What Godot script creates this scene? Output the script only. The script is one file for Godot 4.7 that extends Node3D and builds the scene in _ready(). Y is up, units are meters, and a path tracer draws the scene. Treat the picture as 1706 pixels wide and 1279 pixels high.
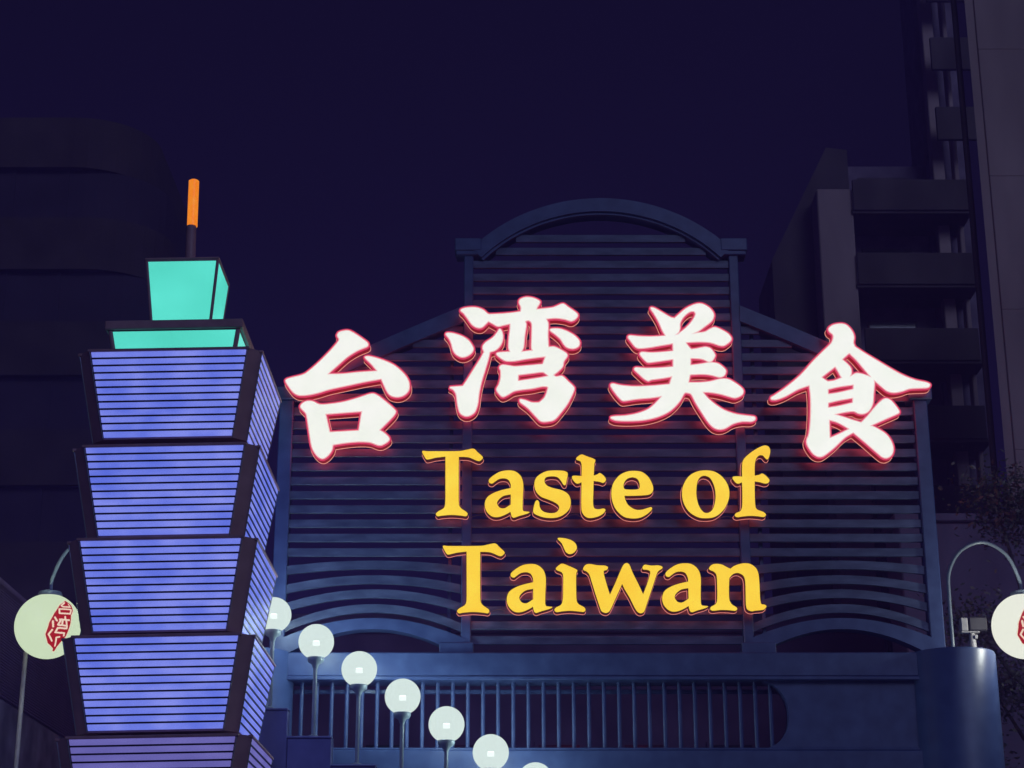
extends Node3D

# ---------------------------------------------------------------- mesh builder
class Mb:
	var v := PackedVector3Array()
	var n := PackedVector3Array()
	var t := PackedVector2Array()

	func tri(a: Vector3, b: Vector3, c: Vector3, nn: Vector3) -> void:
		smooth_tri(a, b, c, nn, nn, nn)

	func smooth_tri(a: Vector3, b: Vector3, c: Vector3, na: Vector3, nb: Vector3, nc: Vector3, ta := Vector2.ZERO, tb := Vector2.ZERO, tc := Vector2.ZERO) -> void:
		if (b - a).cross(c - a).dot(na + nb + nc) > 0.0:
			v.append_array([a, c, b])
			n.append_array([na, nc, nb])
			t.append_array([ta, tc, tb])
		else:
			v.append_array([a, b, c])
			n.append_array([na, nb, nc])
			t.append_array([ta, tb, tc])

	func quad(a: Vector3, b: Vector3, c: Vector3, d: Vector3, hint: Vector3) -> void:
		var nn := (b - a).cross(c - a)
		if nn.length() < 1e-12:
			nn = (c - a).cross(d - a)
		nn = nn.normalized()
		if nn.dot(hint) < 0.0:
			nn = -nn
		tri(a, b, c, nn)
		tri(a, c, d, nn)

	# box with every edge chamfered by k
	func box(c: Vector3, s: Vector3, k := 0.0, b := Basis()) -> void:
		var h := s * 0.5
		k = minf(k, minf(h.x, minf(h.y, h.z)) * 0.6)
		for ax in 3:
			var u := (ax + 1) % 3
			var w := (ax + 2) % 3
			for sg in [-1.0, 1.0]:
				var p: Array[Vector3] = []
				for q in [[-1, -1], [1, -1], [1, 1], [-1, 1]]:
					var e := Vector3()
					e[ax] = sg * h[ax]
					e[u] = q[0] * (h[u] - k)
					e[w] = q[1] * (h[w] - k)
					p.append(c + b * e)
				var nn := Vector3()
				nn[ax] = sg
				quad(p[0], p[1], p[2], p[3], b * nn)
		if k <= 0.0:
			return
		for ax in 3:
			var u := (ax + 1) % 3
			var w := (ax + 2) % 3
			for q in [[-1, -1], [1, -1], [1, 1], [-1, 1]]:
				var p: Array[Vector3] = []
				for r in [[-1, 0], [1, 0], [1, 1], [-1, 1]]:
					var e := Vector3()
					e[ax] = r[0] * (h[ax] - k)
					e[u] = q[0] * (h[u] - (k if r[1] == 0 else 0.0))
					e[w] = q[1] * (h[w] - (0.0 if r[1] == 0 else k))
					p.append(c + b * e)
				var nn := Vector3()
				nn[u] = q[0]
				nn[w] = q[1]
				quad(p[0], p[1], p[2], p[3], b * nn)
		for x in [-1.0, 1.0]:
			for y in [-1.0, 1.0]:
				for z in [-1.0, 1.0]:
					var nn := Vector3(x, y, z)
					var p: Array[Vector3] = []
					for ax in 3:
						var e := Vector3(x * (h.x - k), y * (h.y - k), z * (h.z - k))
						e[ax] = nn[ax] * h[ax]
						p.append(c + b * e)
					tri(p[0], p[1], p[2], (b * nn).normalized())

	func tube(path: Array, r: float, seg := 8, r_end := -1.0) -> void:
		var rings := []
		var prev := Vector3.UP
		for i in path.size():
			var d: Vector3 = (path[mini(i + 1, path.size() - 1)] - path[maxi(i - 1, 0)]).normalized()
			if i == 0:
				prev = Vector3.RIGHT if absf(d.x) < 0.8 else Vector3.UP
			var s := (prev - d * prev.dot(d)).normalized()
			prev = s
			var q := d.cross(s)
			var rr := r if r_end < 0.0 else lerpf(r, r_end, float(i) / (path.size() - 1))
			var ring := []
			for k in seg:
				var a := TAU * k / seg
				var o := s * cos(a) + q * sin(a)
				ring.append([path[i] + o * rr, o])
			rings.append(ring)
		for i in rings.size() - 1:
			for k in seg:
				var a = rings[i][k]
				var b = rings[i][(k + 1) % seg]
				var c = rings[i + 1][(k + 1) % seg]
				var d = rings[i + 1][k]
				smooth_tri(a[0], b[0], c[0], a[1], b[1], c[1])
				smooth_tri(a[0], c[0], d[0], a[1], c[1], d[1])
		for e in [0, rings.size() - 1]:
			var j: int = 1 if e == 0 else e - 1
			var nn: Vector3 = (path[e] - path[j]).normalized()
			for k in seg:
				tri(path[e], rings[e][k][0], rings[e][(k + 1) % seg][0], nn)

	# profile: (radius, height) from bottom to top, turned round the y axis through c
	func lathe(c: Vector3, profile: Array, seg := 24, smooth := true) -> void:
		var m := profile.size()
		for i in m - 1:
			var p: Vector2 = profile[i]
			var q: Vector2 = profile[i + 1]
			if p.distance_to(q) < 1e-6:
				continue
			var na := Vector2(q.y - p.y, p.x - q.x).normalized()
			var nb := na
			if smooth:
				if i > 0:
					var o: Vector2 = profile[i - 1]
					var oo := Vector2(p.y - o.y, o.x - p.x).normalized()
					if oo.dot(na) > 0.7:
						na = (na + oo).normalized()
				if i < m - 2:
					var o: Vector2 = profile[i + 2]
					var f := Vector2(q.y - p.y, p.x - q.x).normalized()
					var oo := Vector2(o.y - q.y, q.x - o.x).normalized()
					if oo.dot(f) > 0.7:
						nb = (f + oo).normalized()
			for k in seg:
				var a0 := TAU * k / seg
				var a1 := TAU * (k + 1) / seg
				var d0 := Vector3(sin(a0), 0, cos(a0))
				var d1 := Vector3(sin(a1), 0, cos(a1))
				var u := Vector3.UP
				var t0 := Vector2(float(k) / seg, 1.0 - float(i) / (m - 1))
				var t1 := Vector2(float(k + 1) / seg, 1.0 - float(i) / (m - 1))
				var t2 := Vector2(float(k + 1) / seg, 1.0 - float(i + 1) / (m - 1))
				var t3 := Vector2(float(k) / seg, 1.0 - float(i + 1) / (m - 1))
				var A := c + d0 * p.x + u * p.y
				var B := c + d1 * p.x + u * p.y
				var C := c + d1 * q.x + u * q.y
				var D := c + d0 * q.x + u * q.y
				if p.x > 1e-6:
					smooth_tri(A, B, C, d0 * na.x + u * na.y, d1 * na.x + u * na.y, d1 * nb.x + u * nb.y, t0, t1, t2)
				if q.x > 1e-6:
					smooth_tri(A, C, D, d0 * na.x + u * na.y, d1 * nb.x + u * nb.y, d0 * nb.x + u * nb.y, t0, t2, t3)

	# flat polygon (no holes) in the xy plane between z0 (back) and z1 (front)
	func prism(poly: PackedVector2Array, z0: float, z1: float) -> void:
		cap(poly, z1, 1.0)
		cap(poly, z0, -1.0)
		walls(poly, z0, z1)

	func cap(poly: PackedVector2Array, z: float, side: float) -> void:
		var ix := Geometry2D.triangulate_polygon(poly)
		for i in range(0, ix.size(), 3):
			tri(Vector3(poly[ix[i]].x, poly[ix[i]].y, z), Vector3(poly[ix[i + 1]].x, poly[ix[i + 1]].y, z), Vector3(poly[ix[i + 2]].x, poly[ix[i + 2]].y, z), Vector3(0, 0, side))

	func walls(poly: PackedVector2Array, z0: float, z1: float) -> void:
		var turn := 1.0 if Geometry2D.is_polygon_clockwise(poly) else -1.0
		for i in poly.size():
			var a := poly[i]
			var b := poly[(i + 1) % poly.size()]
			if a.distance_to(b) < 1e-6:
				continue
			var d := (b - a).normalized() * turn
			quad(Vector3(a.x, a.y, z0), Vector3(b.x, b.y, z0), Vector3(b.x, b.y, z1), Vector3(a.x, a.y, z1), Vector3(-d.y, d.x, 0))

	# polygon in the xz plane between two heights
	func slab(poly: PackedVector2Array, y0: float, y1: float) -> void:
		var m := Mb.new()
		m.prism(poly, y0, y1)
		var b := Basis(Vector3(1, 0, 0), Vector3(0, 0, 1), Vector3(0, 1, 0))
		for i in range(0, m.v.size(), 3):
			smooth_tri(b * m.v[i], b * m.v[i + 1], b * m.v[i + 2], b * m.n[i], b * m.n[i + 1], b * m.n[i + 2])

	func mesh() -> ArrayMesh:
		var a := []
		a.resize(Mesh.ARRAY_MAX)
		a[Mesh.ARRAY_VERTEX] = v
		a[Mesh.ARRAY_NORMAL] = n
		a[Mesh.ARRAY_TEX_UV] = t
		var am := ArrayMesh.new()
		am.add_surface_from_arrays(Mesh.PRIMITIVE_TRIANGLES, a)
		return am


# ---------------------------------------------------------------- names, things, parts
var taken := {}
var rng := RandomNumberGenerator.new()

func numbered(called: String) -> String:
	var k: int = taken.get(called, 0)
	taken[called] = k + 1
	return called if k == 0 else "%s_%03d" % [called, k]

func tag(o: Node, label: String, category: String, group := "") -> void:
	o.set_meta("label", label)
	o.set_meta("category", category)
	if group != "":
		o.set_meta("group", group)

func thing(called: String, label: String, category: String, where := Vector3.ZERO, group := "") -> Node3D:
	var o := Node3D.new()
	o.name = numbered(called)
	add_child(o)
	o.position = where
	tag(o, label, category, group)
	return o

func part(called: String, mesh: Mesh, m: Material, parent: Node3D, where := Vector3.ZERO) -> MeshInstance3D:
	var o := MeshInstance3D.new()
	var k := 0
	var nm := called
	while parent.has_node(NodePath(nm)):
		k += 1
		nm = "%s_%03d" % [called, k]
	o.name = nm
	o.mesh = mesh
	o.material_override = m
	o.position = where
	parent.add_child(o, true)
	return o

# fast naming for long runs of alike pieces
func piece(called: String, k: int, mesh: Mesh, m: Material, parent: Node3D, where := Vector3.ZERO) -> MeshInstance3D:
	var o := MeshInstance3D.new()
	o.name = called if k == 0 else "%s_%03d" % [called, k]
	o.mesh = mesh
	o.material_override = m
	o.position = where
	parent.add_child(o, true)
	return o

func box_mesh(s: Vector3, k := 0.006, c := Vector3.ZERO) -> ArrayMesh:
	var m := Mb.new()
	m.box(c, s, k)
	return m.mesh()

func setting(called: String, mesh: Mesh, m: Material, label: String) -> MeshInstance3D:
	var o := MeshInstance3D.new()
	o.name = called
	o.mesh = mesh
	o.material_override = m
	o.set_meta("kind", "structure")
	o.set_meta("label", label)
	add_child(o)
	return o


# ---------------------------------------------------------------- materials
func lin(r: float, g: float, b: float) -> Color:
	return Color(r, g, b).linear_to_srgb()

func noise_tex(freq: float, lo: Color, hi: Color, sd: int, size := 256, oct := 4) -> NoiseTexture2D:
	var fn := FastNoiseLite.new()
	fn.noise_type = FastNoiseLite.TYPE_SIMPLEX_SMOOTH
	fn.frequency = freq
	fn.fractal_octaves = oct
	fn.seed = sd
	var g := Gradient.new()
	g.set_color(0, lo)
	g.set_color(1, hi)
	var tx := NoiseTexture2D.new()
	tx.width = size
	tx.height = size
	tx.seamless = true
	tx.noise = fn
	tx.color_ramp = g
	return tx

func paint(c: Color, rough: float, spread := 0.0, scale := Vector3.ONE, sd := 1, metal := 0.0) -> StandardMaterial3D:
	var m := StandardMaterial3D.new()
	m.roughness = rough
	m.metallic = metal
	if spread > 0.0:
		m.albedo_texture = noise_tex(0.02, c.darkened(spread), c.lightened(spread * 0.6), sd)
		m.uv1_triplanar = true
		m.uv1_world_triplanar = true
		m.uv1_scale = scale
	else:
		m.albedo_color = c
	return m

func glow(c: Color, energy := 1.0, base := Color(0.05, 0.05, 0.05)) -> StandardMaterial3D:
	var m := StandardMaterial3D.new()
	m.albedo_color = base
	m.roughness = 0.4
	m.emission_enabled = true
	m.emission = c
	m.emission_energy_multiplier = energy
	return m

# light through a diffusing sheet: slightly uneven from lamp to lamp behind it
func glow_uneven(lo: Color, hi: Color, energy: float, scale: Vector3, sd: int, freq := 0.012) -> StandardMaterial3D:
	var m := glow(Color.WHITE, energy)
	m.emission_operator = BaseMaterial3D.EMISSION_OP_MULTIPLY
	m.emission_texture = noise_tex(freq, lo, hi, sd, 256, 3)
	m.uv1_triplanar = true
	m.uv1_world_triplanar = true
	m.uv1_scale = scale
	return m

var steel: StandardMaterial3D
var slat_steel: StandardMaterial3D
var dark_metal: StandardMaterial3D
var lamp_metal: StandardMaterial3D


# ---------------------------------------------------------------- tracing helper: a point of a facade plane
const EYE := Vector3(0, 1.6, 0)
const PITCH := 0.32945
const LENS := 3100.0

func at(px: float, py: float, z: float) -> Vector3:
	var b := (639.5 - py) / LENS
	var dy := b * cos(PITCH) + sin(PITCH)
	var dz := -(cos(PITCH) - b * sin(PITCH))
	var k := z / dz
	return Vector3((px - 853.0) / LENS * k, EYE.y + dy * k, z)


# ---------------------------------------------------------------- letters
const FACE_Z := -25.6

# outline: x, y pairs of a tracing; a negative x marks a sharp corner
func smooth_loop(a: Array, ox: float, oy: float, sc: float, origin: Vector2) -> PackedVector2Array:
	var p: Array[Vector2] = []
	var sharp := []
	for i in range(0, a.size(), 2):
		var w := at(absf(a[i]) / sc + ox, a[i + 1] / sc + oy, FACE_Z)
		p.append(Vector2(w.x, w.y) - origin)
		sharp.append(a[i] < 0)
	var out := PackedVector2Array()
	var m := p.size()
	for i in m:
		var p0 := p[(i + m - 1) % m]
		var p1 := p[i]
		var p2 := p[(i + 1) % m]
		var p3 := p[(i + 2) % m]
		var d := p2 - p1
		var m1 := d * 0.5 if sharp[i] else (p2 - p0) * 0.5
		var m2 := d * 0.5 if sharp[(i + 1) % m] else (p3 - p1) * 0.5
		m1 = m1.limit_length(d.length())
		m2 = m2.limit_length(d.length())
		var steps := 5
		for k in steps:
			var s := float(k) / steps
			var s2 := s * s
			var s3 := s2 * s
			out.append(p1 * (2 * s3 - 3 * s2 + 1) + m1 * (s3 - 2 * s2 + s) + p2 * (-2 * s3 + 3 * s2) + m2 * (s3 - s2))
	return out

# grow a shape (outer loops and hole loops) outwards by d
func grown(outer: Array, holes: Array, d: float) -> Array:
	var outs := []
	var hs := []
	for o in outer:
		var grew: Array = [o]
		if d != 0.0:
			grew = Geometry2D.offset_polygon(o, d, Geometry2D.JOIN_ROUND)
		for g in grew:
			if Geometry2D.is_polygon_clockwise(g):
				hs.append(g)
				continue
			var cur: PackedVector2Array = g
			var again := true
			while again:
				again = false
				for q in outs:
					var merged := Geometry2D.merge_polygons(cur, q)
					var solid := merged.filter(func(x): return not Geometry2D.is_polygon_clockwise(x))
					if solid.size() == 1:
						cur = solid[0]
						for x in merged:
							if Geometry2D.is_polygon_clockwise(x):
								hs.append(x)
						outs.erase(q)
						again = true
						break
			outs.append(cur)
	for h in holes:
		var hh: PackedVector2Array = h
		if Geometry2D.is_polygon_clockwise(hh):
			hh.reverse()
		var shrunk: Array = [hh]
		if d != 0.0:
			shrunk = Geometry2D.offset_polygon(hh, -d, Geometry2D.JOIN_ROUND)
		for g in shrunk:
			hs.append(g)
	return [outs, hs]

func plate(mb: Mb, shape: Array, z: float, side: float) -> void:
	var outs: Array = shape[0]
	var hs: Array = shape[1]
	for o in outs:
		var lo: Vector2 = o[0]
		var hi: Vector2 = o[0]
		for q in o:
			lo = lo.min(q)
			hi = hi.max(q)
		var cuts := [lo.x - 0.01]
		for h in hs:
			var a := 1e9
			var b := -1e9
			for q in h:
				a = minf(a, q.x)
				b = maxf(b, q.x)
			cuts.append((a + b) * 0.5)
		cuts.append(hi.x + 0.01)
		cuts.sort()
		for i in cuts.size() - 1:
			if cuts[i + 1] - cuts[i] < 1e-5:
				continue
			var strip := PackedVector2Array([Vector2(cuts[i], lo.y - 0.01), Vector2(cuts[i + 1], lo.y - 0.01), Vector2(cuts[i + 1], hi.y + 0.01), Vector2(cuts[i], hi.y + 0.01)])
			var pieces := Geometry2D.intersect_polygons(o, strip)
			for h in hs:
				var next := []
				var hole: PackedVector2Array = h
				for q in pieces:
					next.append_array(Geometry2D.clip_polygons(q, hole))
				pieces.assign(next)
			for q in pieces:
				if not Geometry2D.is_polygon_clockwise(q):
					mb.cap(q, z, side)

func edges(mb: Mb, shape: Array, z0: float, z1: float) -> void:
	for o in shape[0]:
		mb.walls(o, z0, z1)
	for h in shape[1]:
		var hh: PackedVector2Array = h
		var w := Mb.new()
		w.walls(hh, z0, z1)
		for i in w.n.size():
			w.n[i] = -w.n[i]
		for i in range(0, w.v.size(), 3):
			mb.tri(w.v[i], w.v[i + 1], w.v[i + 2], w.n[i])

func loops_tube(mb: Mb, shape: Array, z: float, r: float) -> void:
	for loop in shape[0] + shape[1]:
		var p: PackedVector2Array = loop
		var path := []
		for q in p:
			if path.is_empty() or path[-1].distance_to(Vector3(q.x, q.y, z)) > 0.006:
				path.append(Vector3(q.x, q.y, z))
		path.append(path[0])
		if path.size() > 3:
			mb.tube(path, r, 6)

# a channel letter: lit face, trim, side walls, light escaping at the back edge
func letter(called: String, label: String, group: String, outer: Array, holes: Array, ox: float, oy: float, sc: float, look: Dictionary) -> Node3D:
	var base := Vector2(1e9, 1e9)
	var hi := -1e9
	for o in outer:
		for q in smooth_loop(o, ox, oy, sc, Vector2.ZERO):
			base = base.min(q)
			hi = maxf(hi, q.x)
	base.x = (base.x + hi) * 0.5
	var os := []
	var hs := []
	for o in outer:
		var l := smooth_loop(o, ox, oy, sc, base)
		if Geometry2D.is_polygon_clockwise(l):
			l.reverse()
		os.append(l)
	for h in holes:
		hs.append(smooth_loop(h, ox, oy, sc, base))
	var root := thing(called, label, "sign letter", Vector3(base.x, base.y, FACE_Z), group)
	var face := grown(os, hs, 0.0)
	var mb := Mb.new()
	plate(mb, face, 0.0, 1.0)
	edges(mb, face, -0.012, 0.0)
	part("lit_face", mb.mesh(), look.face, root)
	if look.has("edge"):
		var e := grown(os, hs, look.edge_wide)
		mb = Mb.new()
		plate(mb, e, -0.006, 1.0)
		edges(mb, e, -0.013, -0.006)
		part("glowing_edge", mb.mesh(), look.edge, root)
	var t := grown(os, hs, look.trim_wide)
	mb = Mb.new()
	plate(mb, t, -0.012, 1.0)
	edges(mb, t, -0.035, -0.012)
	part("trim_cap", mb.mesh(), look.trim, root)
	var body := grown(os, hs, look.trim_wide - 0.004)
	mb = Mb.new()
	edges(mb, body, -look.deep, -0.035)
	if hs.is_empty() and body[0].size() > 1:
		for o in body[0]:
			mb = Mb.new()
			edges(mb, [[o], []], -look.deep, -0.035)
			part("side_wall", mb.mesh(), look.side, root)
	else:
		part("side_wall", mb.mesh(), look.side, root)
	mb = Mb.new()
	loops_tube(mb, body, -look.deep - 0.004, look.line)
	part("edge_light", mb.mesh(), look.back_line, root)
	mb = Mb.new()
	plate(mb, body, -look.deep + 0.003, -1.0)
	part("halo_light", mb.mesh(), look.halo, root)
	# stand-off pins to the slats behind
	var lo: Vector2 = os[0][0]
	var up: Vector2 = os[0][0]
	for q in os[0]:
		if q.y < lo.y: lo = q
		if q.y > up.y: up = q
	for q in [lo.lerp(up, 0.06), up.lerp(lo, 0.06)]:
		mb = Mb.new()
		mb.tube([Vector3(q.x, q.y, -look.deep), Vector3(q.x, q.y, -0.36)], 0.012, 6)
		part("standoff", mb.mesh(), dark_metal, root)
	return root

func halo_lamp(called: String, where: Vector3, c: Color, e: float, size: float) -> void:
	var l := OmniLight3D.new()
	l.name = called
	l.light_color = c
	l.light_energy = e
	l.omni_range = 40.0
	l.omni_attenuation = 2.0
	l.light_size = size
	l.shadow_enabled = true
	add_child(l)
	l.position = where


# ---------------------------------------------------------------- main
func _ready() -> void:
	rng.seed = 77
	# camera
	var cam := Camera3D.new()
	cam.name = "camera"
	cam.position = EYE
	cam.rotation = Vector3(PITCH, 0, 0)
	cam.fov = 23.31
	cam.near = 0.1
	cam.far = 2000.0
	cam.current = true
	add_child(cam)
	# night sky over a lit city
	var sky_m := ProceduralSkyMaterial.new()
	sky_m.sky_top_color = Color8(11, 8, 26)
	sky_m.sky_horizon_color = Color8(14, 10, 34)
	sky_m.sky_curve = 0.25
	sky_m.ground_bottom_color = Color8(24, 20, 40)
	sky_m.ground_horizon_color = Color8(14, 10, 34)
	sky_m.sun_angle_max = 1.0
	var sky := Sky.new()
	sky.sky_material = sky_m
	var env := Environment.new()
	env.background_mode = Environment.BG_SKY
	env.sky = sky
	env.tonemap_mode = Environment.TONE_MAPPER_LINEAR
	env.tonemap_exposure = 1.0
	# thin night haze that the lamps and signs light up
	env.fog_enabled = true
	env.fog_density = 0.0065
	env.fog_light_color = Color(0.66, 0.53, 1.0)
	env.sdfgi_enabled = true
	env.ssao_enabled = true
	env.ssil_enabled = true
	var we := WorldEnvironment.new()
	we.name = "environment"
	we.environment = env
	add_child(we)
	# the faint bluish light of the night over the street
	var sun := DirectionalLight3D.new()
	sun.name = "night_light"
	sun.light_energy = 0.20
	sun.light_color = Color(0.76, 0.80, 1.0)
	sun.light_angular_distance = 25.0
	sun.shadow_enabled = true
	add_child(sun)
	sun.look_at_from_position(Vector3.ZERO, Vector3(-0.42, -0.46, -1.0), Vector3.UP)

	# shared materials
	steel = paint(lin(0.053, 0.096, 0.29), 0.38, 0.15, Vector3(0.5, 0.5, 0.5), 3)
	slat_steel = paint(lin(0.068, 0.104, 0.25), 0.40, 0.24, Vector3(0.35, 1.2, 0.35), 5)
	dark_metal = paint(lin(0.20, 0.105, 0.13), 0.5, 0.15, Vector3(0.6, 0.6, 0.6), 7)
	lamp_metal = paint(lin(0.22, 0.28, 0.36), 0.35, 0.10, Vector3(1, 1, 1), 9)

	build_ground()
	build_background()
	build_gate()
	build_stair_wall()
	build_tower()
	build_signs()
	build_globes()
	build_lanterns()
	build_small()


func build_ground() -> void:
	var m := paint(lin(0.05, 0.05, 0.055), 0.8, 0.25, Vector3(0.15, 0.15, 0.15), 21)
	var mb := Mb.new()
	mb.quad(Vector3(-400, 0, 200), Vector3(400, 0, 200), Vector3(400, 0, -900), Vector3(-400, 0, -900), Vector3.UP)
	setting("ground", mb.mesh(), m, "dark street ground running under the gateway")
	var pv := paint(lin(0.16, 0.15, 0.15), 0.75, 0.2, Vector3(0.4, 0.4, 0.4), 22)
	setting("pavement", box_mesh(Vector3(26, 0.12, 9), 0.02, Vector3(0, 0.064, -25.5)), pv, "paved apron under the tower and the gateway")


# ---------------------------------------------------------------- buildings behind
func build_background() -> void:
	# grey concrete building at the right edge, close
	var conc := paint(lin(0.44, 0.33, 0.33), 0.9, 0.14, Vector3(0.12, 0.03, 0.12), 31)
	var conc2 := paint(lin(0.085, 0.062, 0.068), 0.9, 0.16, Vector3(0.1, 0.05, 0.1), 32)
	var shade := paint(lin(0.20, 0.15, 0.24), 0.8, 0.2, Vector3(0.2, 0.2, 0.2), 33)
	var frame_m := paint(lin(0.30, 0.28, 0.36), 0.6, 0.1, Vector3.ONE, 34)
	var pane_m := paint(lin(0.02, 0.02, 0.03), 0.12)
	var b := thing("concrete_building", "tall plain grey concrete building filling the right edge of the view", "building", Vector3(10.5, 0, -38))
	var foot := Mb.new()
	foot.slab(PackedVector2Array([Vector2(0, 0), Vector2(9, 0), Vector2(9, -14), Vector2(4.3, -14)]), 0.0, 26.6)
	part("wall", foot.mesh(), conc, b)
	for k in 8:
		piece("wall_panel", k, box_mesh(Vector3(3.1, 3.2, 0.05), 0.02), conc, b, Vector3(1.75, 3.2 * k + 1.9, 0.02))
	var pipe := Mb.new()
	pipe.tube([Vector3(-0.12, 0.1, -0.5), Vector3(-0.12, 26.2, -0.5)], 0.07, 8)
	part("drainpipe", pipe.mesh(), conc2, b)
	var wd := part("window", box_mesh(Vector3(1.1, 1.35, 0.12), 0.01), frame_m, b, Vector3(0.62, 10.75, 0.09))
	part("pane", box_mesh(Vector3(0.86, 1.08, 0.02), 0.0), pane_m, wd, Vector3(0, 0, 0.06))
	part("mullion", box_mesh(Vector3(0.05, 1.08, 0.05), 0.004), frame_m, wd, Vector3(0, 0, 0.07))
	part("sill", box_mesh(Vector3(1.3, 0.08, 0.3), 0.01), frame_m, wd, Vector3(0, -0.72, 0.1))

	# balconied apartment building behind it
	var z := -60.0
	var a := thing("apartment_building", "dim apartment building with stacked balconies behind the right part of the gateway", "building", Vector3(14.0, 0, z))
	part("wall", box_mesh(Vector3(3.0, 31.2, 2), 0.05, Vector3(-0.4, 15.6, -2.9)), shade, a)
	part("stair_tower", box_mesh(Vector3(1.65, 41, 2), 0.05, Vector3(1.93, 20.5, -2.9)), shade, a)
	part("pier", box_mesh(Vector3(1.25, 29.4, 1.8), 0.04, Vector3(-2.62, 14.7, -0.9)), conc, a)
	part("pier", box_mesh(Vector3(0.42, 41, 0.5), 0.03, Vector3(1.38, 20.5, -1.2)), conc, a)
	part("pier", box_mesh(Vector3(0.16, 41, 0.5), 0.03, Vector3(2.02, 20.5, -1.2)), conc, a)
	for k in 14:
		var y := 2.8 * k + 0.5
		if k > 10:
			piece("landing_parapet", k - 11, box_mesh(Vector3(1.5, 1.3, 0.16), 0.02), conc2, a, Vector3(1.9, y + 0.6, 0.1))
			continue
		piece("balcony_parapet", k, box_mesh(Vector3(4.1 if k > 8 else 3.9, 1.18, 0.16), 0.02), conc2, a, Vector3(0.05, y + 0.6, 0.1))
		piece("balcony_slab", k, box_mesh(Vector3(4.2, 0.18, 2.0), 0.02), conc2, a, Vector3(0.05, y, -0.9))
		var w := piece("balcony_door", k, box_mesh(Vector3(1.8, 2.1, 0.1), 0.01), conc2, a, Vector3(-0.5, y + 1.15, -1.88))
		part("pane", box_mesh(Vector3(1.6, 1.9, 0.02), 0.0), pane_m, w, Vector3(0, 0, 0.05))
	# its stepped wing with the sloping roof
	var wing := Mb.new()
	wing.prism(PackedVector2Array([Vector2(-4.75, 0), Vector2(-3.26, 0), Vector2(-3.26, 26.8), Vector2(-1.85, 26.8), Vector2(-1.85, 31.5), Vector2(-2.6, 31.6), Vector2(-4.75, 27.2)]), -5.0, -1.2)
	part("sloping_wing", wing.mesh(), conc2, a)
	for k in 3:
		piece("wing_window", k, box_mesh(Vector3(0.7, 1.2, 0.1), 0.01), pane_m, a, Vector3(-4.1, 12.0 + 4.2 * k, -1.17))

	# dark rounded building on the left
	var dk := paint(lin(0.05, 0.03, 0.032), 0.9, 0.15, Vector3(0.1, 0.1, 0.1), 35)
	var dk2 := paint(lin(0.035, 0.022, 0.05), 0.9, 0.1, Vector3(0.1, 0.1, 0.1), 36)
	var c := thing("rounded_building", "dark apartment building with a rounded corner behind the tower at left", "building", Vector3(-20, 0, -60))
	for k in 9:
		var y0 := 3.9 * k - 0.95
		var wide := 7.0 + (1.3 if k < 7 else 0.7 if k < 8 else 0.0)
		var rr := 2.6
		var poly := PackedVector2Array([Vector2(-9, -10), Vector2(wide, -10)])
		for s in 9:
			var an := PI * 0.5 * s / 8
			poly.append(Vector2(wide - rr + rr * cos(an), -rr + rr * sin(an)))
		poly.append(Vector2(-9, 0))
		var band := Mb.new()
		band.slab(poly, y0, y0 + 1.95)
		piece("balcony_band", k, band.mesh(), dk, c)
		var inner := PackedVector2Array()
		for q in poly:
			inner.append(Vector2(q.x - (0.3 if q.x > 0 else 0.0), q.y - (0.3 if q.y > -9 else 0.0)))
		if k == 8:
			continue
		band = Mb.new()
		band.slab(inner, y0 + 1.95, y0 + 3.9)
		piece("window_band", k, band.mesh(), dk2, c)
		for j in 4:
			part("mullion", box_mesh(Vector3(0.12, 1.95, 0.08), 0.0), dk2, c, Vector3(-1.5 + j * 1.9, y0 + 2.92, -0.27))

	# low dark block behind the gateway
	var lowm := paint(lin(0.12, 0.072, 0.17), 0.9, 0.2, Vector3(0.1, 0.1, 0.1), 37)
	var low := thing("low_building", "low dark purple block seen through the balusters of the gateway", "building", Vector3(1.2, 0, -48))
	part("wall", box_mesh(Vector3(17, 11.2, 6), 0.05, Vector3(0, 5.6, -3)), lowm, low)
	part("parapet", box_mesh(Vector3(17.3, 0.5, 0.4), 0.03, Vector3(0, 11.4, -0.1)), lowm, low)
	for k in 7:
		var w := piece("window", k, box_mesh(Vector3(1.25, 1.5, 0.1), 0.01), lowm, low, Vector3(-6.6 + 2.2 * k, 7.6, 0.05))
		part("pane", box_mesh(Vector3(1.05, 1.3, 0.02), 0.0), pane_m, w, Vector3(0, 0, 0.05))

	# plastered wall to the right of the gateway
	var hoard := thing("plastered_house", "flat-roofed plastered house behind the right lantern", "building", Vector3(9.4, 0, -36))
	var hm := paint(lin(0.20, 0.165, 0.27), 0.9, 0.12, Vector3(0.2, 0.1, 0.2), 38)
	part("wall", box_mesh(Vector3(3.4, 11.0, 1.4), 0.03, Vector3(0, 5.5, -0.7)), hm, hoard)
	part("coping", box_mesh(Vector3(3.6, 0.16, 1.6), 0.02, Vector3(0, 11.08, -0.7)), hm, hoard)

	# building along the left side with ribbed siding
	var sid := paint(lin(0.40, 0.26, 0.42), 0.6, 0.12, Vector3(0.3, 0.3, 0.3), 39)
	var low_wall := paint(lin(0.50, 0.40, 0.52), 0.9, 0.35, Vector3(0.22, 0.22, 0.22), 40)
	var s := thing("ribbed_building", "low building with ribbed siding along the left edge behind the lantern", "building", Vector3(-7.63, 0, -25))
	part("wall", box_mesh(Vector3(5, 6.16, 22), 0.03, Vector3(-2.5, 3.08, 0)), low_wall, s)
	part("upper_wall", box_mesh(Vector3(5, 1.52, 22), 0.02, Vector3(-2.53, 6.925, 0)), sid, s)
	var rib := Mb.new()
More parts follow.
